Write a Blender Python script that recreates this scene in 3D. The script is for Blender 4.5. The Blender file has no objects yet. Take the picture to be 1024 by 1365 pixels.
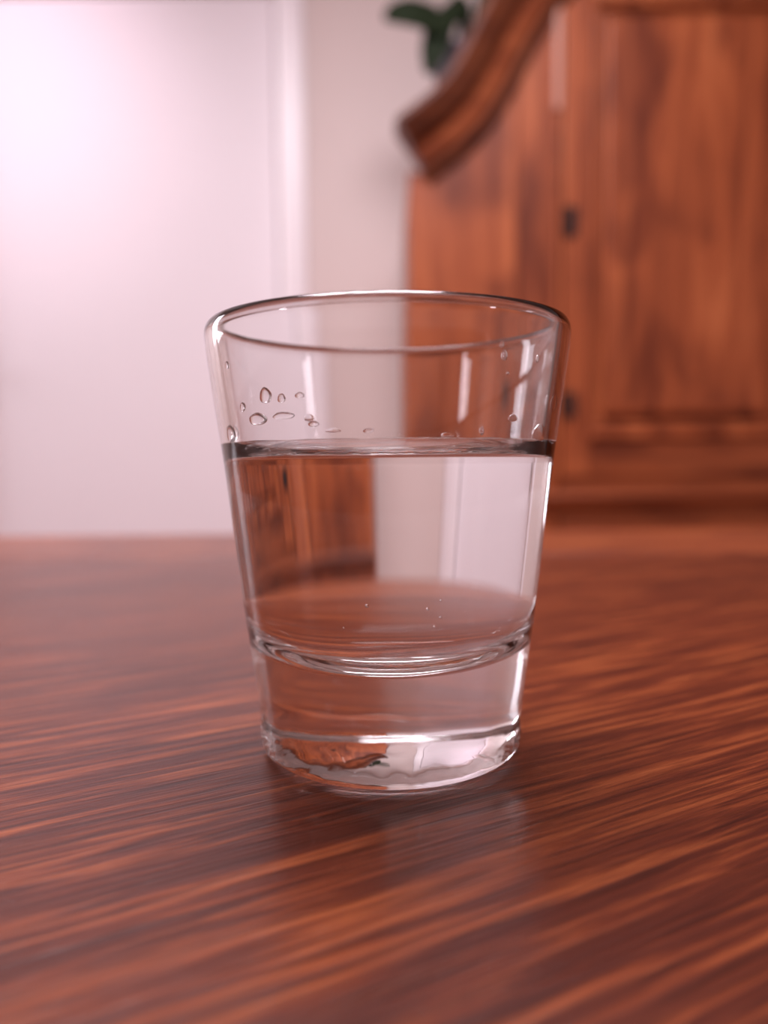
import bpy, bmesh, math, random
from mathutils import Vector, Matrix, noise
random.seed(7)
R = math.radians
S = bpy.context.scene
COL = S.collection

# ------------------------------------------------------------------ camera
TZ = 0.75                      # table top height
F_PX, D, H_EYE = 1050.0, 0.114, 0.0423
PITCH, ROLL = R(4.1), R(0.55)
CAM = Vector((-0.0007, -D, TZ + H_EYE))
cd = bpy.data.cameras.new('camera')
cam = bpy.data.objects.new('camera', cd)
COL.objects.link(cam)
cd.sensor_fit = 'HORIZONTAL'
cd.sensor_width = 36.0
cd.lens = 36.0 * F_PX / 1024.0
cd.clip_start = 0.002
cd.clip_end = 50
Rm = Matrix.Rotation(math.pi / 2 - PITCH, 4, 'X') @ Matrix.Rotation(-ROLL, 4, 'Z')
cam.matrix_world = Matrix.Translation(CAM) @ Rm
cd.dof.use_dof = True
cd.dof.focus_distance = 0.099
cd.dof.aperture_fstop = cd.lens / 2.5      # a 2.5 mm wide pupil
S.camera = cam


def at(px, py, y):
    """world x, z of the picture point (px, py) on the vertical plane at depth y"""
    d = Rm.to_3x3() @ Vector((px - 512.0, 682.5 - py, -F_PX))
    t = (y - CAM.y) / d.y
    return CAM.x + d.x * t, CAM.z + d.z * t


# ------------------------------------------------------------------ world and light
W = bpy.data.worlds.new('sky')
S.world = W
W.use_nodes = True
wb = W.node_tree.nodes['Background']
wb.inputs[0].default_value = (0.80, 0.78, 0.90, 1)
wb.inputs[1].default_value = 1.0


def area(name, loc, aim, sx, sy, power, color):
    l = bpy.data.lights.new(name, 'AREA')
    l.shape = 'RECTANGLE'
    l.size, l.size_y = sx, sy
    l.energy = power
    l.color = color
    o = bpy.data.objects.new(name, l)
    COL.objects.link(o)
    o.location = loc
    o.rotation_euler = (Vector(aim) - Vector(loc)).to_track_quat('-Z', 'Y').to_euler()
    return o


DAY = (1.0, 0.90, 0.975)
area('window_daylight_left', (-2.47, -1.20, 1.70), (0, -1.20, 1.70), 0.28, 0.24, 4.5, DAY)
area('window_daylight_right', (2.57, -1.20, 1.70), (0, -1.20, 1.70), 0.24, 0.22, 3.5, DAY)
area('window_daylight_door_side', (-2.47, 1.95, 1.55), (0, 1.95, 1.45), 0.62, 1.04, 15, (0.94, 0.90, 1.0))
area('added_ceiling_fill', (-0.15, 0.45, 2.56), (-0.15, 0.45, 0), 1.2, 1.0, 86, DAY)  # unseen overhead fill, added to light the door, wardrobe and room
sp = bpy.data.lights.new('added_glow_spot', 'SPOT')  # unseen spot, added to make the glow on the upper left door
sp.energy = 50
sp.color = (1.0, 0.78, 0.93)
sp.spot_size = R(58)
sp.spot_blend = 1.0
sp.shadow_soft_size = 0.05
so = bpy.data.objects.new('added_glow_spot', sp)
COL.objects.link(so)
so.location = (-1.35, 1.15, 2.45)
so.rotation_euler = (Vector((-1.22, 2.4, 1.98)) - so.location).to_track_quat('-Z', 'Y').to_euler()

S.view_settings.view_transform = 'Standard'
S.view_settings.look = 'None'
S.view_settings.exposure = -0.06
S.view_settings.gamma = 1.0
S.view_settings.use_curve_mapping = False
cy = S.cycles
cy.max_bounces = 48
cy.transmission_bounces = 40
cy.glossy_bounces = 8
cy.diffuse_bounces = 5
cy.transparent_max_bounces = 24
cy.blur_glossy = 0.3
cy.sample_clamp_indirect = 8.0


# ------------------------------------------------------------------ node helpers
def mat(name):
    m = bpy.data.materials.new(name)
    m.use_nodes = True
    nt = m.node_tree
    nt.nodes.clear()
    out = nt.nodes.new('ShaderNodeOutputMaterial')
    return m, nt, out


def N(nt, typ, **kw):
    n = nt.nodes.new(typ)
    for k, v in kw.items():
        if k.startswith('i_'):
            n.inputs[k[2:].replace('_', ' ')].default_value = v
        else:
            setattr(n, k, v)
    return n


def ramp(nt, src, stops):
    r = nt.nodes.new('ShaderNodeValToRGB')
    e = r.color_ramp.elements
    while len(e) < len(stops):
        e.new(0.5)
    for i, (p, c) in enumerate(stops):
        e[i].position = p
        e[i].color = (*c, 1) if len(c) == 3 else c
    nt.links.new(src, r.inputs[0])
    return r.outputs[0]


def mixc(nt, fac, a, b, mode='MIX'):
    m = nt.nodes.new('ShaderNodeMix')
    m.data_type = 'RGBA'
    m.blend_type = mode
    for s, v in ((m.inputs[0], fac), (m.inputs[6], a), (m.inputs[7], b)):
        if hasattr(v, 'links'):
            nt.links.new(v, s)
        elif isinstance(v, (int, float)):
            s.default_value = v
        else:
            s.default_value = (*v, 1)
    return m.outputs[2]


def mapped(nt, scale, rotz=0.0, coord='Object', loc=(0, 0, 0)):
    tc = nt.nodes.new('ShaderNodeTexCoord')
    r = nt.nodes.new('ShaderNodeMapping')
    r.inputs['Rotation'].default_value = (0, 0, rotz)
    nt.links.new(tc.outputs[coord], r.inputs[0])
    s = nt.nodes.new('ShaderNodeMapping')
    s.inputs['Scale'].default_value = scale
    s.inputs['Location'].default_value = loc
    nt.links.new(r.outputs[0], s.inputs[0])
    return s.outputs[0]


def tex_noise(nt, vec, scale=1.0, detail=4.0, rough=0.5, dist=0.0):
    n = N(nt, 'ShaderNodeTexNoise')
    n.inputs['Scale'].default_value = scale
    n.inputs['Detail'].default_value = detail
    n.inputs['Roughness'].default_value = rough
    n.inputs['Distortion'].default_value = dist
    nt.links.new(vec, n.inputs['Vector'])
    return n.outputs[0]


def principled(nt, out, color, rough=0.5, bump=None, strength=0.2, dist=0.001, spec=0.5, coat=0.0):
    p = nt.nodes.new('ShaderNodeBsdfPrincipled')
    if hasattr(color, 'links'):
        nt.links.new(color, p.inputs['Base Color'])
    else:
        p.inputs['Base Color'].default_value = (*color, 1)
    if hasattr(rough, 'links'):
        nt.links.new(rough, p.inputs['Roughness'])
    else:
        p.inputs['Roughness'].default_value = rough
    p.inputs['Specular IOR Level'].default_value = spec
    p.inputs['Coat Weight'].default_value = coat
    p.inputs['Coat Roughness'].default_value = 0.26
    if bump is not None:
        b = nt.nodes.new('ShaderNodeBump')
        b.inputs['Strength'].default_value = strength
        b.inputs['Distance'].default_value = dist
        nt.links.new(bump, b.inputs['Height'])
        nt.links.new(b.outputs[0], p.inputs['Normal'])
    nt.links.new(p.outputs[0], out.inputs[0])
    return p


def plaster(name, col, rough=0.8, sc=180, st=0.08):
    m, nt, out = mat(name)
    v = mapped(nt, (1, 1, 1))
    n = tex_noise(nt, v, sc, 3)
    n2 = tex_noise(nt, v, 2.0, 2)
    c = mixc(nt, n2, tuple(x * 0.97 for x in col), tuple(min(1, x * 1.02) for x in col))
    principled(nt, out, c, rough, n, st, 0.001)
    return m


def table_wood(name, rot, tint=(1, 1, 1)):
    m, nt, out = mat(name)
    # x runs along the grain; object space in metres
    fine = tex_noise(nt, mapped(nt, (60, 1500, 1), rot), 1, 3, 0.6, 0.3)
    med = tex_noise(nt, mapped(nt, (27, 560, 1), rot), 1, 4, 0.65, 0.4)
    wide = tex_noise(nt, mapped(nt, (12, 75, 1), rot, loc=(3, 1, 0)), 1, 3, 0.55, 0.5)
    blot = tex_noise(nt, mapped(nt, (5, 14, 1), rot, loc=(1, 7, 0)), 1, 2, 0.5, 0.3)
    t = lambda c: tuple(c[i] * tint[i] * (0.47, 0.36, 0.31)[i] for i in range(3))
    c1 = ramp(nt, med, [(0.42, t((0.105, 0.020, 0.010))), (0.50, t((0.20, 0.046, 0.018))),
                        (0.58, t((0.40, 0.115, 0.036))), (0.70, t((0.70, 0.25, 0.085)))])
    c2 = ramp(nt, wide, [(0.30, t((0.085, 0.022, 0.012))), (0.55, t((0.21, 0.057, 0.024))),
                         (0.74, t((0.36, 0.115, 0.038)))])
    c = mixc(nt, 0.30, c1, c2)
    f = ramp(nt, fine, [(0.38, (0.42, 0.36, 0.36)), (0.50, (1, 1, 1)), (0.68, (1.0, 1.0, 1.0))])
    c = mixc(nt, 0.75, c, f, 'MULTIPLY')
    b = ramp(nt, blot, [(0.35, (0.62, 0.58, 0.60)), (0.62, (1, 1, 1))])
    c = mixc(nt, 0.7, c, b, 'MULTIPLY')
    h = nt.nodes.new('ShaderNodeMath')
    h.operation = 'ADD'
    nt.links.new(fine, h.inputs[0])
    nt.links.new(med, h.inputs[1])
    principled(nt, out, c, 0.32, h.outputs[0], 0.5, 0.0002, 0.34, coat=0.0)
    return m


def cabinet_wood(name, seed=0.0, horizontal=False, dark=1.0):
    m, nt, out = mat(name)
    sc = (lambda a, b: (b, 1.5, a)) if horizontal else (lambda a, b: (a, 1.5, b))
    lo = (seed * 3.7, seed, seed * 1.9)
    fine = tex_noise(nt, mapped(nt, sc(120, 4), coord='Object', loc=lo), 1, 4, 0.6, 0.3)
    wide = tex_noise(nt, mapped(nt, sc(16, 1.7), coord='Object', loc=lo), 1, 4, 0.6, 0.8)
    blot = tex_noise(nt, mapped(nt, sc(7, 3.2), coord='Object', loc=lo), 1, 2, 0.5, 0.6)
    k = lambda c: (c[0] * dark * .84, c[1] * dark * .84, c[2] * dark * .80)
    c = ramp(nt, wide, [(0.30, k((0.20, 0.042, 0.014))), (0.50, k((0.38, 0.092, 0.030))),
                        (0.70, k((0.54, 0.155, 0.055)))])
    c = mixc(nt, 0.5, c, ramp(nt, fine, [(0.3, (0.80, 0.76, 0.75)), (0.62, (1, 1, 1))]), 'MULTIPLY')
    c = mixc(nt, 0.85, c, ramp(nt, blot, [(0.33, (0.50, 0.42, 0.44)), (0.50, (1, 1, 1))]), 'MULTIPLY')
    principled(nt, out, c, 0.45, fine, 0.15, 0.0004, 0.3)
    return m


def simple(name, col, rough, metal=0.0, spec=0.5):
    m, nt, out = mat(name)
    n = tex_noise(nt, mapped(nt, (1, 1, 1)), 60, 3)
    c = mixc(nt, n, tuple(x * 0.85 for x in col), tuple(min(1, x * 1.12) for x in col))
    p = principled(nt, out, c, rough, n, 0.05, 0.0005, spec)
    p.inputs['Metallic'].default_value = metal
    return m


def dielectric(name, ior, col=(1, 1, 1)):
    m, nt, out = mat(name)
    g = nt.nodes.new('ShaderNodeBsdfGlass')
    g.inputs['Color'].default_value = (*col, 1)
    g.inputs['Roughness'].default_value = 0.0
    g.inputs['IOR'].default_value = ior
    nt.links.new(g.outputs[0], out.inputs[0])
    return m


M_WALL = plaster('warm_white_plaster', (0.70, 0.60, 0.57))
M_CEIL = plaster('ceiling_paint', (0.78, 0.74, 0.72))
M_DOOR = plaster('white_gloss_paint', (0.80, 0.75, 0.78), 0.6, 30, 0.02)
M_TRIM = plaster('white_trim_paint', (0.85, 0.80, 0.82), 0.35, 30, 0.02)
M_FLOOR = cabinet_wood('oak_floor_boards', 5.0, True, 0.8)
M_TABLE = table_wood('reddish_table_wood', R(-29))
M_EDGE = table_wood('table_border_wood', R(0), (1.6, 1.9, 2.0))
M_CAB = [cabinet_wood('pine_wood_%s' % n, s) for n, s in (('one', 1.3), ('two', 2.9), ('three', 4.4), ('four', 6.1))]
M_CABH = cabinet_wood('pine_wood_crosswise', 3.1, True, 0.85)
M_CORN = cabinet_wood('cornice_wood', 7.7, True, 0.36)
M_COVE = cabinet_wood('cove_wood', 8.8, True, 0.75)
M_HIGHLIGHT = simple('bead_highlight_wood', (0.48, 0.22, 0.15), 0.35)  # bead wood with its glossy highlight put into the colour
M_IRON = simple('dark_iron', (0.018, 0.012, 0.012), 0.7, 0.0, 0.2)
M_LEAF = simple('dark_leaf', (0.010, 0.018, 0.006), 0.7, 0.0, 0.15)
M_POT = simple('dark_glazed_pot', (0.05, 0.035, 0.05), 0.4)
M_SOIL = simple('potting_soil', (0.03, 0.02, 0.015), 0.9)
M_CHROME = simple('brushed_steel', (0.6, 0.58, 0.58), 0.3, 1.0)
M_GLASS = dielectric('clear_glass', 1.50, (0.985, 0.985, 0.985))
M_WET = dielectric('glass_against_water', 1.50 / 1.333)
M_WATER = dielectric('water_surface', 1.333)
M_BUB = dielectric('air_in_water', 1 / 1.333)
m, nt, out = mat('water_against_glass')     # same index on both sides: light passes straight
t = nt.nodes.new('ShaderNodeBsdfTransparent')
nt.links.new(t.outputs[0], out.inputs[0])
M_PASS = m
M_PANE = dielectric('window_pane', 1.02)


# ------------------------------------------------------------------ mesh helpers
def link(name, bm, mats, parent=None, smooth=False, loc=None):
    me = bpy.data.meshes.new(name)
    bmesh.ops.recalc_face_normals(bm, faces=bm.faces)
    bm.to_mesh(me)
    bm.free()
    for mm in (mats if isinstance(mats, (list, tuple)) else [mats]):
        me.materials.append(mm)
    if smooth:
        for p in me.polygons:
            p.use_smooth = True
    o = bpy.data.objects.new(name, me)
    COL.objects.link(o)
    if parent is not None:
        o.parent = parent
    if loc is not None:
        o.location = loc
    return o


def box_into(bm, x0, x1, y0, y1, z0, z1, bev=0.0, seg=2):
    b = bmesh.new()
    bmesh.ops.create_cube(b, size=1.0)
    for v in b.verts:
        v.co = Vector(((x0 + x1) / 2 + v.co.x * (x1 - x0), (y0 + y1) / 2 + v.co.y * (y1 - y0),
                       (z0 + z1) / 2 + v.co.z * (z1 - z0)))
    if bev:
        bmesh.ops.bevel(b, geom=list(b.edges), offset=bev, segments=seg, profile=0.5, affect='EDGES')
    tmp = bpy.data.meshes.new('t')
    b.to_mesh(tmp)
    b.free()
    bm.from_mesh(tmp)
    bpy.data.meshes.remove(tmp)


def box(name, x0, x1, y0, y1, z0, z1, m, parent=None, bev=0.002):
    bm = bmesh.new()
    box_into(bm, x0, x1, y0, y1, z0, z1, bev)
    return link(name, bm, m, parent)


def lathe(prof, seg=64, disp=None, mat_of=None, closed=True):
    """prof: (r, z) list; r = 0 at the ends gives poles"""
    bm = bmesh.new()
    rings = []
    for i, (r, z) in enumerate(prof):
        if r < 1e-9:
            rings.append([bm.verts.new((0, 0, z))])
            continue
        ring = []
        for k in range(seg):
            a = 2 * math.pi * k / seg
            rr, zz = (r, z) if disp is None else disp(i, r, z, a)
            ring.append(bm.verts.new((rr * math.cos(a), rr * math.sin(a), zz)))
        rings.append(ring)
    for i in range(len(rings) - 1):
        A, B = rings[i], rings[i + 1]
        for k in range(seg):
            k2 = (k + 1) % seg
            if len(A) == 1 and len(B) == 1:
                continue
            if len(A) == 1:
                f = bm.faces.new((A[0], B[k], B[k2]))
            elif len(B) == 1:
                f = bm.faces.new((A[k], B[0], A[k2]))
            else:
                f = bm.faces.new((A[k], B[k], B[k2], A[k2]))
            if mat_of:
                f.material_index = mat_of(i)
    return bm


def thing(name, loc, label, cat, group=None):
    o = bpy.data.objects.new(name, None)
    COL.objects.link(o)
    o.location = loc
    o.empty_display_size = 0.05
    return tag(o, label, cat, group)


def tag(o, label, cat, group=None):
    o['label'] = label
    o['category'] = cat
    if group:
        o['group'] = group
    return o


def struct(o):
    o['kind'] = 'structure'
    return o


# ------------------------------------------------------------------ room
YB, YF, XL, XR, ZC = 2.40, -2.60, -2.50, 2.60, 2.60
box_ = lambda n, *a, **k: struct(box(n, *a, **k))
box_('floor', XL - .1, XR + .1, YF - .1, YB + .1, -0.1, 0.0, M_FLOOR, bev=0)
box_('ceiling', XL - .1, XR + .1, YF - .1, YB + .1, ZC, ZC + .1, M_CEIL, bev=0)
# back wall with the door opening
dx1, dz1 = at(366, -14, YB)
dx0 = dx1 - 0.98
bm = bmesh.new()
box_into(bm, XL - .1, dx0, YB, YB + .1, 0, ZC)
box_into(bm, dx1, XR + .1, YB, YB + .1, 0, ZC)
box_into(bm, dx0, dx1, YB, YB + .1, dz1, ZC)
struct(link('wall_back', bm, M_WALL))
# door
door = struct(box('door_1', dx0 + .004, dx1 - .008, YB + .018, YB + .06, 0.006, dz1 - .006, M_DOOR, bev=0.003))
hb = bmesh.new()
box_into(hb, dx0 + .03, dx0 + .06, YB + .006, YB + .018, 0.95, 1.17, 0.004)
link('handle_plate', hb, M_CHROME, door)
hb = bmesh.new()
box_into(hb, dx0 + .03, dx0 + .045, YB - .03, YB + .008, 1.06, 1.078, 0.004)
box_into(hb, dx0 + .03, dx0 + .055, YB - .045, YB - .028, 1.06, 1.078, 0.004)
link('door_handle', hb, M_CHROME, door)
tw = at(410, 200, YB)[0] - at(374, 200, YB)[0]
tx = at(372, 200, YB)[0]
for i, (a, b, c, d) in enumerate(((tx, tx + tw, 0, dz1 + .004 + tw), (dx0 - tw, dx0 - .002, 0, dz1 + .004 + tw),
                                  (dx0 - .0, tx - .001, dz1 + .004, dz1 + .004 + tw))):
    bm = bmesh.new()
    box_into(bm, a, b, YB - .022, YB - .0005, c, d, 0.006, 3)
    box_into(bm, a + .012 if i < 2 else a, b - .02 if i < 2 else b, YB - .028, YB - .02, c, d - .012, 0.004, 2)
    struct(link('trim_%d' % (i + 1), bm, M_TRIM))
# left wall and front wall with window openings
def wall_with_window(name, axis, p0, a0, a1, w0, w1, z0, z1, n, extra=None):
    bm = bmesh.new()
    p = p0
    sg = 1 if p0 < 0 else -1
    def bb(u0, u1, c0, c1):
        if axis == 'x':
            box_into(bm, *sorted((p - .1 * sg, p)), u0, u1, c0, c1)
        else:
            box_into(bm, u0, u1, p - .1, p, c0, c1)
    bb(a0, w0, 0, ZC)
    bb(w1, a1, 0, ZC)
    bb(w0, w1, 0, z0)
    bb(w0, w1, z1, ZC)
    if extra:
        bm.clear()
        bb(a0, w0, 0, ZC)
        bb(w1, extra[0], 0, ZC)
        bb(extra[1], a1, 0, ZC)
        bb(w0, w1, 0, z0)
        bb(w0, w1, z1, ZC)
        bb(extra[0], extra[1], 0, extra[2])
        bb(extra[0], extra[1], extra[3], ZC)
    struct(link(name, bm, M_WALL))
    window_frame(axis, p, sg, w0, w1, z0, z1, n)
    if extra:
        window_frame(axis, p, sg, *extra)


def window_frame(axis, p, sg, w0, w1, z0, z1, n):
    fr = bmesh.new()
    def fb(u0, u1, c0, c1, t0=-.02, t1=.015):
        if axis == 'x':
            box_into(fr, *sorted((p + t0 * sg, p + t1 * sg)), u0, u1, c0, c1, .004)
        else:
            box_into(fr, u0, u1, p + t0, p + t1, c0, c1, .004)
    w = .05
    fb(w0, w0 + w, z0, z1)
    fb(w1 - w, w1, z0, z1)
    fb(w0, w1, z0, z0 + w)
    fb(w0, w1, z1 - w, z1)
    struct(link(n, fr, M_TRIM))
wall_with_window('wall_left', 'x', XL, YF, YB, -1.40, -1.00, 1.53, 1.87, 'window_1', (1.58, 2.32, 0.98, 2.12, 'window_3'))
wall_with_window('wall_right', 'x', XR, YF, YB, -1.37, -1.03, 1.54, 1.86, 'window_2')
box_('wall_front', XL - .1, XR + .1, YF - .1, YF, 0, ZC, M_WALL, bev=0)
struct(box('baseboard_back', tx + tw, XR, YB - .015, YB, 0, .09, M_TRIM, bev=.003))
struct(box('baseboard_right', XR - .015, XR, YF, YB - .015, 0, .09, M_TRIM, bev=.003))

# ------------------------------------------------------------------ table
table = thing('wooden_table', (0, 0, 0), 'reddish brown wooden table with fine dark grain under the small glass', 'table')
TY1 = 0.322
TB = 0.105
T = 0.032
bm = bmesh.new()
box_into(bm, -.72, .78, -.70, TY1 - TB - .0004, TZ - T, TZ, .001)
link('tabletop', bm, M_TABLE, table)
bm = bmesh.new()
box_into(bm, -.72, .78, TY1 - TB, TY1, TZ - T, TZ, .0035, 4)
e = link('border_board', bm, M_EDGE, table)
e['label'] = 'lighter border board along the far edge'
for x in (-.66, .72):
    for y in (-.64, TY1 - .06):
        lg = bmesh.new()
        box_into(lg, x - .03, x + .03, y - .03, y + .03, 0.0, TZ - T, .004)
        for v in lg.verts:
            k = 1 - .35 * max(0, (0.55 - v.co.z) / 0.55)
            v.co.x = x + (v.co.x - x) * k
            v.co.y = y + (v.co.y - y) * k
        link('leg', lg, M_EDGE, table)
for a in ((-.63, .69, -.655, -.633, .62, TZ - T), (-.63, .69, TY1 - .067, TY1 - .045, .62, TZ - T),
          (-.675, -.653, -.61, TY1 - .09, .62, TZ - T), (.713, .735, -.61, TY1 - .09, .62, TZ - T)):
    box('apron', *a, M_EDGE, table)

# ------------------------------------------------------------------ glass
GZ = TZ + 0.0002
H = 0.0606
OUT = [(0.0189, 0.0020), (0.0190, 0.0045), (0.0192, 0.007), (0.0201, 0.014), (0.0209, 0.020), (0.0218, 0.028), (0.0226, 0.035),
       (0.0234, 0.042), (0.0244, 0.049), (0.0252, 0.055), (0.02570, 0.0591)]
WALL_T = [(0.019, 0.0022), (0.030, 0.0022), (0.045, 0.0021), (0.0591, 0.0020)]
WL = 0.0420          # flat water level
MEN = 0.0022         # how far the meniscus climbs


def lerp_tab(tab, v, kx, ky):
    if v <= tab[0][kx]:
        return tab[0][ky]
    for a, b in zip(tab, tab[1:]):
        if v <= b[kx]:
            f = (v - a[kx]) / (b[kx] - a[kx])
            return a[ky] + f * (b[ky] - a[ky])
    return tab[-1][ky]


def r_out(z):
    # smoothed table
    return sum(lerp_tab(OUT, z + k * .001, 1, 0) for k in (-2, -1, 0, 1, 2)) / 5


BZ, CZ = 0.0127, 0.0220      # bowl floor and the height where its corner ends


def r_in(z):
    rw = r_out(z) - lerp_tab(WALL_T, z, 0, 1)
    if z >= CZ:
        return rw
    f = (z - BZ) / (CZ - BZ)
    n = 2.35                 # rounded bowl corner
    return rw * max(0.0, 1 - (1 - f) ** n) ** (1 / n) if f > 0 else 0.0


prof = [(0.0, 0.0009), (0.004, 0.00088), (0.008, 0.0008), (0.0115, 0.00062), (0.0145, 0.00035), (0.0161, 0.00010)]
for k in range(0, 13):       # heel
    a = R(-90 + 7 * k)
    prof.append((0.0171 + 0.0018 * math.cos(a) if k else 0.0169, 0.0018 + 0.0018 * math.sin(a)))
z = 0.0026
while z < 0.0586:
    prof.append((r_out(z), z))
    z += 0.0008 if z < .006 else 0.0016
ro, ri = r_out(0.0586), r_in(0.0586)
rc, rt = (ro + ri) / 2, (ro - ri) / 2
for k in range(0, 13):       # rounded lip
    a = math.pi * k / 12
    prof.append((rc + rt * math.cos(a), 0.0586 + 0.0019 * math.sin(a)))
n_dry0 = len(prof)
zin = [0.0586 - k * 0.0013 for k in range(1, 60) if 0.0586 - k * 0.0013 > WL + MEN + .0004] + [WL + MEN]
for z in zin:
    prof.append((r_in(z), z))
i_wet = len(prof) - 1
zz = WL + MEN - .001
while zz > CZ:
    prof.append((r_in(zz), zz))
    zz -= 0.0012
for k in range(0, 41):       # bowl corner and floor, evenly in angle
    a = (math.pi / 2) * k / 40
    f = 1 - math.sin(a) ** (2 / 2.35)
    zb = BZ + (CZ - BZ) * f
    prof.append((r_in(zb) if k < 40 else 0.0, zb if k < 40 else BZ))


def glass_disp(i, r, z, a):
    p = Vector((math.cos(a) * 3.2, math.sin(a) * 3.2, 0))
    if i < n_dry0 and z < 0.0075:
        w = math.exp(-((z - 0.0024) / 0.0018) ** 2)
        n = noise.noise(p * 1.6 + Vector((0, 0, z * 900))) + .5 * noise.noise(p * 4.1 + Vector((5, 0, z * 500)))
        r += 0.00020 * w * n
        if r < 0.0172 and r > 0.002:
            q = Vector((r * math.cos(a), r * math.sin(a), 0)) * 800
            z += 0.00006 * noise.noise(q) * min(1, r / .0155) ** 5
        if 0.0015 < z < 0.0065:
            z += 0.0003 * noise.noise(p * 1.3 + Vector((9, 3, 0)))
    if i >= n_dry0 and z < 0.022 and r > .003:
        z += 0.00008 * noise.noise(p * .8 * (r / .02) + Vector((2, 2, z * 200)))
        r += 0.00010 * noise.noise(p * .7 + Vector((0, 7, z * 300)))
    return r, z


bm = lathe(prof, 256, glass_disp, lambda i: 1 if i >= i_wet else 0)
glass = link('shot_glass', bm, [M_GLASS, M_WET], None, True, (0, 0, GZ))
tag(glass, 'small clear shot glass with a thick base, half full of water, on the wooden table', 'glass')

# water: its wall lies a hair inside the glass
wp = []
RW = r_in(WL + MEN)
for k in range(0, 50):
    f = k / 49
    r = RW * (1 - (1 - f) ** 2.2) if k else 0.0
    if k == 49:
        r = r_in(WL + MEN) - 2e-5
    wp.append((r, WL + MEN * math.exp(-(RW - r) / 0.0010)))
wp[0] = (0.0, WL)
n_top = len(wp) - 1
wet_i0 = i_wet
EPS = 2.0e-5


def water_disp(i, r, z, a):
    if i <= n_top:
        w = math.exp(-(RW - r) / 0.0011)
        p = Vector((math.cos(a) * 3.2, math.sin(a) * 3.2, 0))
        return r, z + w * 0.00016 * noise.noise(p * 1.5) if i < n_top else z
    rr, zz2 = glass_disp(10 ** 6, r, z, a)
    return (max(rr - EPS, 1e-5), zz2 + EPS)


tail = [(r, z) for r, z in prof[i_wet + 1:]]
tail[-1] = (0.0, BZ + EPS)
bm = lathe(wp + tail, 256, water_disp, lambda i: 1 if i >= n_top else 0)
water = link('water', bm, [M_WATER, M_PASS], None, True, (0, 0, GZ))
tag(water, 'clear still water filling the shot glass to two thirds', 'water')


# bubbles inside the water, close to the floor of the bowl
def hit_inner(px, py, which=0, inset=0.0):
    """local point on the inner wall of the glass in line with a picture point (which 0 near, 1 far)"""
    d = (Rm.to_3x3() @ Vector((px - 512.0, 682.5 - py, -F_PX))).normalized()
    o = CAM - Vector((0, 0, GZ))
    best = []
    prev = None
    for k in range(0, 4000):
        t = 0.05 + k * 0.00003
        p = o + d * t
        if p.z > H or p.z < BZ:
            s = None
        else:
            s = math.hypot(p.x, p.y) - (r_in(p.z) - inset)
        if s is not None and prev is not None and (s > 0) != (prev > 0):
            best.append(p)
        prev = s
    if not best:
        return None
    return best[min(which, len(best) - 1)]


for i, (px, py, s) in enumerate(((491, 804, .00022), (567, 808, .00020), (583, 819, .00017), (575, 831, .00013),
                                 (583, 797, .00012), (462, 833, .00012))):
    p = hit_inner(px, py, 0, 0.0012)
    bb = bmesh.new()
    bmesh.ops.create_uvsphere(bb, u_segments=12, v_segments=8, radius=s)
    o = link('air_bubble', bb, M_BUB, water, True, p)

# droplets clinging to the inner wall
DROPS = [  # px, py, half width px, half height px, what sets it apart
    (352, 557, 12, 8, 'largest round water droplet inside the glass, low on its left side'),
    (361, 526, 8, 10, 'arched water droplet just above the largest round droplet inside the glass'),
    (384, 553, 15, 5, 'wide flat droplet just right of the largest round droplet in the glass'),
    (404, 526, 6, 4, 'small oval droplet right of the arched pair on the left of the glass'),
    (416, 556, 6, 5, 'upper of two small droplets right of the wide flat droplet'),
    (381, 530, 5, 6, 'small droplet close to the right of the arched droplet'),
    (422, 564, 7, 4, 'lower of two small droplets right of the wide flat droplet'),
    (446, 573, 10, 3, 'thin dark streak of water just above the waterline, left of centre'),
    (492, 573, 7, 3, 'small dark droplet above the waterline near the middle of the glass'),
    (334, 541, 4, 6, 'small bright droplet up and left of the largest round droplet'),
    (315, 486, 3, 5, 'tiny droplet highest on the left side of the glass'),
    (305, 550, 5, 7, 'glinting droplet near the left outline of the glass'),
    (322, 576, 7, 11, 'dark elongated droplet at the left edge just above the waterline'),
    (663, 459, 3, 4, 'topmost tiny droplet under the rim on the right side'),
    (666, 473, 4, 7, 'bright upright droplet just under the rim on the right side'),
    (670, 497, 2, 2, 'pinprick droplet below the bright upright one on the right side'),
    (707, 575, 9, 11, 'faceted droplet at the right edge of the glass just above the water'),
    (723, 536, 6, 10, 'narrow droplet up on the bright strip at the right edge of the glass'),
    (637, 573, 3, 6, 'small upright droplet above the waterline right of centre'),
    (594, 579, 9, 3, 'thin flat droplet touching the waterline just right of centre'),
    (706, 478, 2, 5, 'thin vertical droplet left of the bright strip, high on the right'),
    (676, 556, 6, 5, 'faint round droplet left of the faceted droplet on the right')]
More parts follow.
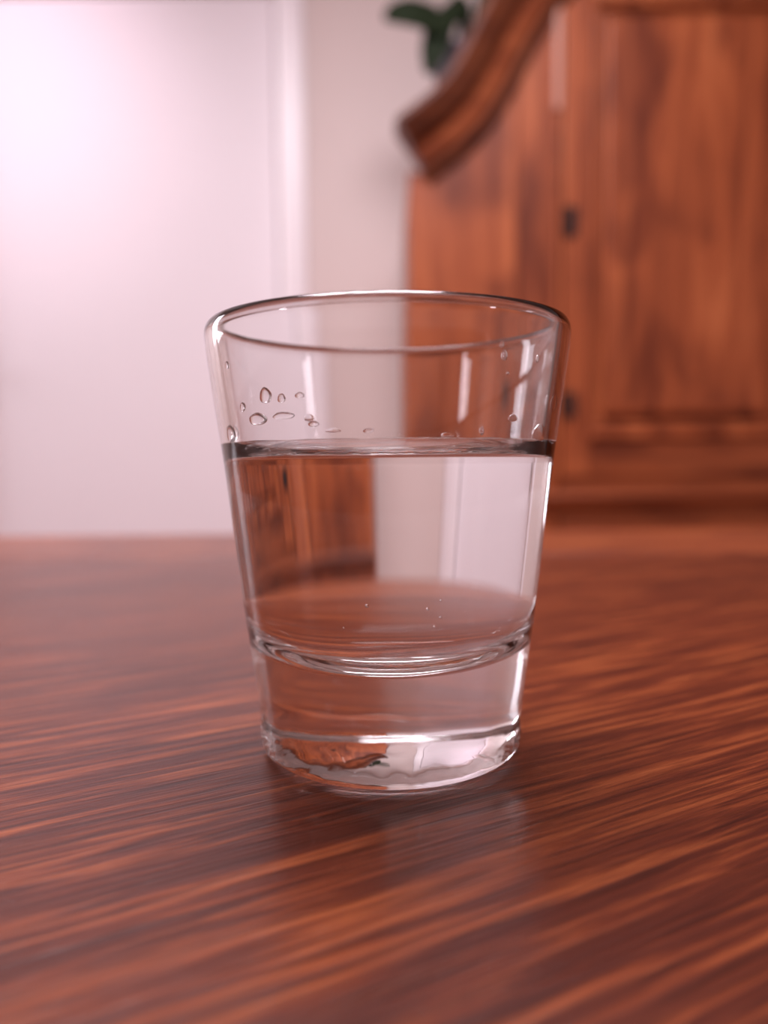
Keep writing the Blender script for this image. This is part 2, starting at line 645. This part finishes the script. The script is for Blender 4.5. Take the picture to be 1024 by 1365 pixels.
for (px, py, hw, hh, lab) in DROPS:
    p = hit_inner(px, py, 0)
    if p is None or p.z < WL + MEN + 0.0002:
        continue
    k = (p - (CAM - Vector((0, 0, GZ)))).length / F_PX
    a, b = hw * k, hh * k
    ang = math.atan2(p.y, p.x)
    slope = math.atan2(r_in(p.z + .001) - r_in(p.z - .001), .002)
    th = min(a, b) * 0.55
    a = a / max(0.45, abs(math.sin(ang)))
    bb = bmesh.new()
    bmesh.ops.create_uvsphere(bb, u_segments=28, v_segments=20, radius=1.0)
    sd = random.uniform(0, 50)
    for v in bb.verts:
        u = v.co.copy()
        q = 1 + .18 * noise.noise(u * 1.1 + Vector((sd, 0, 0)))
        sag = 1 + (.16 * (-u.z))
        # u.x into the cavity, u.y around the wall, u.z up the wall; the back half stays in a thin disc at the wall
        v.co = Vector(((u.x * th if u.x > 0 else u.x * 2.5e-5), u.y * a * q * sag, u.z * b * q))
        v.co.x -= (v.co.y ** 2) / (2 * r_in(p.z)) * 1.0      # bend to the curve of the wall
    # local frame at the wall
    rad = Vector((math.cos(ang), math.sin(ang), 0))
    tang = Vector((-math.sin(ang), math.cos(ang), 0))
    up = (Vector((0, 0, 1)) + rad * math.tan(slope)).normalized()
    inn = up.cross(tang).normalized()
    if inn.dot(rad) > 0:
        inn = -inn
    # bending must follow the wall inward: -x is outward, so flip the sign of the bend
    for v in bb.verts:
        v.co.x += (v.co.y ** 2) / (2 * r_in(p.z)) * 2.0
    Mx = Matrix((inn, tang, up)).transposed()
    for v in bb.verts:
        v.co = Mx @ v.co
    o = link('water_droplet', bb, M_WATER, None, True, p + Vector((0, 0, GZ)))
    o['category'] = 'droplet'
    o['label'] = lab
    o['group'] = 'droplets inside the glass'

# ------------------------------------------------------------------ wardrobe
WY = 1.90                      # front plane
wx = lambda px, py=400: at(px, py, WY)[0]
wz = lambda py, px=760: at(px, py, WY)[1]
X0 = wx(546)
XP = wx(747)                   # door edge
XC = wx(1082)                  # middle of the wardrobe
wr = thing('pine_wardrobe', (XC, WY + .25, 0), 'orange brown wooden wardrobe with a curved cornice and panelled doors by the pale wall', 'wardrobe')
def WB(name, x0, x1, y0, y1, z0, z1, m, parent=wr, bev=.002):
    bm = bmesh.new()
    box_into(bm, x0, x1, y0, y1, z0, z1, bev)
    for v in bm.verts:
        v.co -= Vector((XC, WY + .25, 0))
    return link(name, bm, m, parent if parent is wr else parent)

# cornice line (upper outline) in picture points, then mirrored about the middle
UP = [(527, 163), (545, 149), (572, 128), (597, 100), (617, 66), (636, 28), (655, -8), (684, -52), (730, -98),
      (800, -140), (900, -170), (1000, -184), (1062, -188)]
up_l = [Vector((*at(a, b, WY - .06),)) for a, b in UP]


def smooth_line(pts, n=6):
    out_ = []
    for i in range(len(pts) - 1):
        p0, p1 = pts[max(0, i - 1)], pts[i]
        p2, p3 = pts[i + 1], pts[min(len(pts) - 1, i + 2)]
        for k in range(n):
            t = k / n
            out_.append(0.5 * ((2 * p1) + (p2 - p0) * t + (2 * p0 - 5 * p1 + 4 * p2 - p3) * t * t +
                               (3 * p1 - p0 - 3 * p2 + p3) * t ** 3))
    out_.append(pts[-1])
    return out_


line = smooth_line(up_l)
full = line + [Vector((2 * XC - p.x, p.y)) for p in reversed(line[:-1])]


def normals(pts):
    ns = []
    for i in range(len(pts)):
        d = pts[min(len(pts) - 1, i + 1)] - pts[max(0, i - 1)]
        d.normalize()
        ns.append(Vector((d.y, -d.x)))       # points down-right / below the line
    return ns


nrm = normals(full)


def sweep(name, prof2, m):
    """prof2: closed loop of (depth below the line, y) swept along the cornice"""
    bm = bmesh.new()
    rings = []
    for p, n in zip(full, nrm):
        rings.append([bm.verts.new((p.x + n.x * a - XC, y - WY - .25, p.y + n.y * a)) for a, y in prof2])
    k = len(prof2)
    for A, B in zip(rings, rings[1:]):
        for i in range(k):
            bm.faces.new((A[i], A[(i + 1) % k], B[(i + 1) % k], B[i]))
    bm.faces.new(rings[0])
    bm.faces.new(list(reversed(rings[-1])))
    o = link(name, bm, m, wr)
    return o


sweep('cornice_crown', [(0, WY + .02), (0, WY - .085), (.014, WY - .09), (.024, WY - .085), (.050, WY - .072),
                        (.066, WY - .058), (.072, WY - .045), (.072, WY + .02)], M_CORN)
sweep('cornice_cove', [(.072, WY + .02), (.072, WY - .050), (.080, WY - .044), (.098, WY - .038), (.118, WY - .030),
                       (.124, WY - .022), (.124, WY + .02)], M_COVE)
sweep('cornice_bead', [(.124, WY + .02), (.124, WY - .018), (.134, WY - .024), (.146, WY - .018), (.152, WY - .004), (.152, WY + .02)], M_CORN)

# front boards below the cornice: upper edge follows the cornice
def top_at(x, off=0.12):
    xs = [(p.x + n.x * off, p.y + n.y * off) for p, n in zip(full, nrm)]
    for (a, za), (b, zb) in zip(xs, xs[1:]):
        if a <= x <= b and b > a:
            return za + (zb - za) * (x - a) / (b - a)
    return xs[0][1] if x < xs[0][0] else xs[-1][1]


def front_board(name, x0, x1, z0, m, y0=WY, y1=WY + .022, ztop=None):
    bm = bmesh.new()
    n = 8
    fr, bk = [], []
    cols = [x0 + (x1 - x0) * k / n for k in range(n + 1)]
    pts = [(c, z0) for c in cols] + [(c, min(top_at(c), ztop or 9)) for c in reversed(cols)]
    ff = [bm.verts.new((x - XC, y0 - WY - .25, z)) for x, z in pts]
    bb = [bm.verts.new((x - XC, y1 - WY - .25, z)) for x, z in pts]
    bm.faces.new(ff)
    bm.faces.new(list(reversed(bb)))
    for i in range(len(pts)):
        j = (i + 1) % len(pts)
        bm.faces.new((ff[j], ff[i], bb[i], bb[j]))
    bmesh.ops.bevel(bm, geom=[e for e in bm.edges if abs(e.verts[0].co.x - e.verts[1].co.x) < 1e-6 and
                              abs(e.verts[0].co.y - (y0 - WY - .25)) < 1e-6 and abs(e.verts[1].co.y - (y0 - WY - .25)) < 1e-6],
                    offset=.004, segments=2, affect='EDGES')
    return link(name, bm, m, wr)


Z_WAIST = wz(655)
mir = lambda a, b: (2 * XC - b, 2 * XC - a)
XM = wx(690)
DTOP = wz(-40)
front_board('front_board', X0, XM - .001, .10, M_CAB[0])
front_board('front_board', XM + .001, XP - .001, .10, M_CAB[1])
front_board('front_board', *mir(XM + .001, XP - .001), .10, M_CAB[1])
front_board('front_board', *mir(X0, XM - .001), .10, M_CAB[0])
front_board('frieze_board', XP + .001, 2 * XC - XP - .001, DTOP + .004, M_CAB[2])
# carcass
SIDETOP = top_at(X0 + .01) - .01
WB('side_panel', X0, X0 + .022, WY + .024, YB - .05, .10, SIDETOP, M_CAB[3])
WB('side_panel', 2 * XC - X0 - .022, 2 * XC - X0, WY + .024, YB - .05, .10, SIDETOP, M_CAB[3])
WB('top_panel', X0 + .023, 2 * XC - X0 - .023, WY + .024, YB - .05, SIDETOP - .024, SIDETOP, M_CAB[3])
WB('back_panel', X0, 2 * XC - X0, YB - .048, YB - .036, .10, SIDETOP, M_CAB[3])
WB('plinth', X0 - .01, 2 * XC - X0 + .01, WY - .015, YB - .05, 0.0, .098, M_CABH)
WB('waist_board', XP + .001, 2 * XC - XP - .001, WY + .001, WY + .02, .10, Z_WAIST + .045, M_CABH)
WB('inner_floor', X0 + .023, 2 * XC - X0 - .023, WY + .03, YB - .05, Z_WAIST - .03, Z_WAIST - .01, M_CABH)

# vertical bead beside each door
for sgn in (0, 1):
    a, b = XP - .016, XP - .003
    if sgn:
        a, b = mir(a, b)
    bm = bmesh.new()
    box_into(bm, a - XC, b - XC, -.25 - .014, -.25 + .001, Z_WAIST + .02, wz(150) - .001, .005, 3)
    link('door_bead', bm, M_CAB[2], wr)
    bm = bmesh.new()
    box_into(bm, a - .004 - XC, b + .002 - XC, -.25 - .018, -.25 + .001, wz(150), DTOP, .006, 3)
    o = link('door_bead', bm, M_HIGHLIGHT, wr)  # paler colour stands in for the shine on the upper bead
    o['label'] = 'upper section of the strip beside the door with a painted highlight'


def door_leaf(x0, x1, flip, m1, m2):
    zb, zt = wz(636), DTOP
    st = wx(790) - wx(751)
    zr = wz(572)
    px0, px1 = x0 + st, x1 - st
    y0 = WY - .006
    d = WB('door', px0 - .004, px1 + .004, y0 + .016, y0 + .024, zr - .004, zt - st + .004, m2, bev=0)
    # raised field: lift in the middle
    me = bmesh.new()
    pb = .032
    box_into(me, px0 + pb - XC, px1 - pb - XC, y0 + .003 - WY - .25, y0 + .017 - WY - .25, zr + pb, zt - st - pb, .012, 3)
    pan = link('raised_panel', me, m2, d)
    for (a, b, c, e, nm, mm) in ((x0, px0, zb, zt, 'stile', m1), (px1, x1, zb, zt, 'stile', m1),
                                 (px0 + .0005, px1 - .0005, zb, zr, 'rail', M_CABH), (px0 + .0005, px1 - .0005, zt - st, zt, 'rail', M_CABH)):
        bm = bmesh.new()
        box_into(bm, a - XC, b - XC, y0 - WY - .25, y0 + .026 - WY - .25, c, e, .005, 3)
        link(nm, bm, mm, d)
    # moulding inside the frame
    bm = bmesh.new()
    box_into(bm, px0 - .004 - XC, px1 + .004 - XC, y0 - .013 - WY - .25, y0 + .001 - WY - .25, zr - .026, zr - .004, .006, 3)
    link('sill_moulding', bm, M_CAB[2], d)
    for (a, b, c, e) in ((px0, px1, zr, zr + .016), (px0, px1, zt - st - .016, zt - st),
                         (px0, px0 + .014, zr + .016, zt - st - .016), (px1 - .014, px1, zr + .016, zt - st - .016)):
        bm = bmesh.new()
        box_into(bm, a - XC, b - XC, y0 + .0015 - WY - .25, y0 + .017 - WY - .25, c, e, .006, 3)
        link('panel_moulding', bm, M_CAB[2], d)
    hx = x0 if not flip else x1
    for py, hh in ((297, .036), (540, .032)):
        z = wz(py)
        bm = bmesh.new()
        s = 1 if not flip else -1
        x_a, x_b = sorted((hx + s * .004, hx + s * .036))
        box_into(bm, x_a - XC, x_b - XC, y0 - .003 - WY - .25, y0 + .001 - WY - .25, z - hh, z + hh, .001)
        c = bmesh.ops.create_cone(bm, cap_ends=True, segments=14, radius1=.006, radius2=.006, depth=hh * 2.1)
        for v in c['verts']:
            v.co += Vector((hx + s * .012 - XC, y0 - .006 - WY - .25, z))
        h = link('hinge', bm, M_IRON, d)
        h['label'] = 'dark iron hinge'
    return d


door_leaf(XP + .003, XC - .002, False, M_CAB[1], M_CAB[3])
door_leaf(*mir(XP + .003, XC - .002), True, M_CAB[1], M_CAB[3])
# waist mouldings and drawers under the doors
zA, zB_ = wz(655), wz(683)
bm = bmesh.new()
pr = [(0, zA + .0), (-.030, zA - .002), (-.034, zA - .012), (-.028, zA - .022), (-.014, zA - .030), (-.012, zB_), (0, zB_)]
ra = [bm.verts.new((X0 - .005 - XC, -.25 + y, z)) for y, z in pr]
rb = [bm.verts.new((XC - X0 + .005, -.25 + y, z)) for y, z in pr]
for i in range(len(pr)):
    j = (i + 1) % len(pr)
    bm.faces.new((ra[i], ra[j], rb[j], rb[i]))
bm.faces.new(ra)
bm.faces.new(list(reversed(rb)))
link('waist_moulding', bm, M_CABH, wr)
for sgn in (0, 1):
    a, b = XP - .0, XC - .006
    if sgn:
        a, b = mir(a, b)
    for (z0, z1) in ((.40, wz(696)), (.125, .39)):
        d = WB('drawer', a, b, WY - .014, WY - .001, z0, z1, M_CABH, bev=.005)
        for f in (.25, .75):
            kb = bmesh.new()
            bmesh.ops.create_uvsphere(kb, u_segments=16, v_segments=10, radius=.016)
            for v in kb.verts:
                v.co += Vector((a + (b - a) * f - XC, -.25 - .030, (z0 + z1) / 2))
            link('knob', kb, M_IRON, d, True)

# ------------------------------------------------------------------ plant on the wardrobe
PY = WY + .16
pxz = at(630, 95, PY)
pot_x, pot_z = pxz[0], SIDETOP + .001
plant = thing('potted_plant', (pot_x, PY, pot_z), 'potted plant with a dark drooping leaf on top of the wooden wardrobe', 'plant')
pot = link('pot', lathe([(0, 0), (.07, 0), (.076, .005), (.102, .325), (.108, .33), (.108, .36), (.098, .36), (.095, .33), (0, .325)], 40), M_POT, plant, True)
link('soil', lathe([(0, .3265), (.093, .328), (.090, .335), (.04, .342), (0, .340)], 32), M_SOIL, plant, True)


def leaf(points, width, nm='leaf'):
    """thick strap leaf along 3-D points (world), widest in the middle"""
    pts = smooth_line([Vector(p) for p in points], 6)
    bm = bmesh.new()
    rings = []
    n = len(pts)
    for i, p in enumerate(pts):
        t = i / (n - 1)
        d = (pts[min(n - 1, i + 1)] - pts[max(0, i - 1)]).normalized()
        side = d.cross(Vector((0, -0.93, .35))).normalized()
        nn = side.cross(d).normalized()
        w = lerp_tab(width, t, 0, 1)
        q = p - plant.location
        ring = []
        for k in range(10):
            a = 2 * math.pi * k / 10
            fold = abs(math.cos(a)) * w * .25
            ring.append(bm.verts.new(q + side * w * math.cos(a) + nn * (.004 * math.sin(a) + fold)))
        rings.append(ring)
    for A, B in zip(rings, rings[1:]):
        for k in range(10):
            bm.faces.new((A[k], A[(k + 1) % 10], B[(k + 1) % 10], B[k]))
    bm.faces.new(rings[0])
    bm.faces.new(list(reversed(rings[-1])))
    return link(nm, bm, M_LEAF, plant, True)


def P(px, py, y):
    x, z = at(px, py, y)
    return (x, y, z)


base = (pot_x - .03, PY, pot_z + .337)
leaf([base, P(618, 4, PY - .03), P(604, 10, PY - .07), P(588, 32, PY - .10), P(570, 28, PY - .11), P(550, 22, PY - .12), P(532, 21, PY - .12), P(512, 25, PY - .12)],
     [(0, .010), (.30, .020), (.45, .042), (.62, .048), (.80, .044), (.92, .032), (1, .008)])
leaf([base, P(620, 10, PY - .04), P(604, 22, PY - .08), P(590, 34, PY - .10), P(582, 56, PY - .11), P(576, 78, PY - .115), P(570, 98, PY - .12)],
     [(0, .010), (.35, .030), (.6, .038), (.8, .032), (1, .010)])
leaf([base, (pot_x + .05, PY, pot_z + .40), (pot_x + .14, PY - .02, pot_z + .50), (pot_x + .24, PY - .03, pot_z + .47)],
     [(0, .010), (.5, .024), (.75, .036), (1, .005)])
leaf([base, (pot_x + .01, PY + .03, pot_z + .42), (pot_x + .06, PY + .08, pot_z + .56), (pot_x + .12, PY + .12, pot_z + .58)],
     [(0, .010), (.5, .024), (.75, .036), (1, .005)])
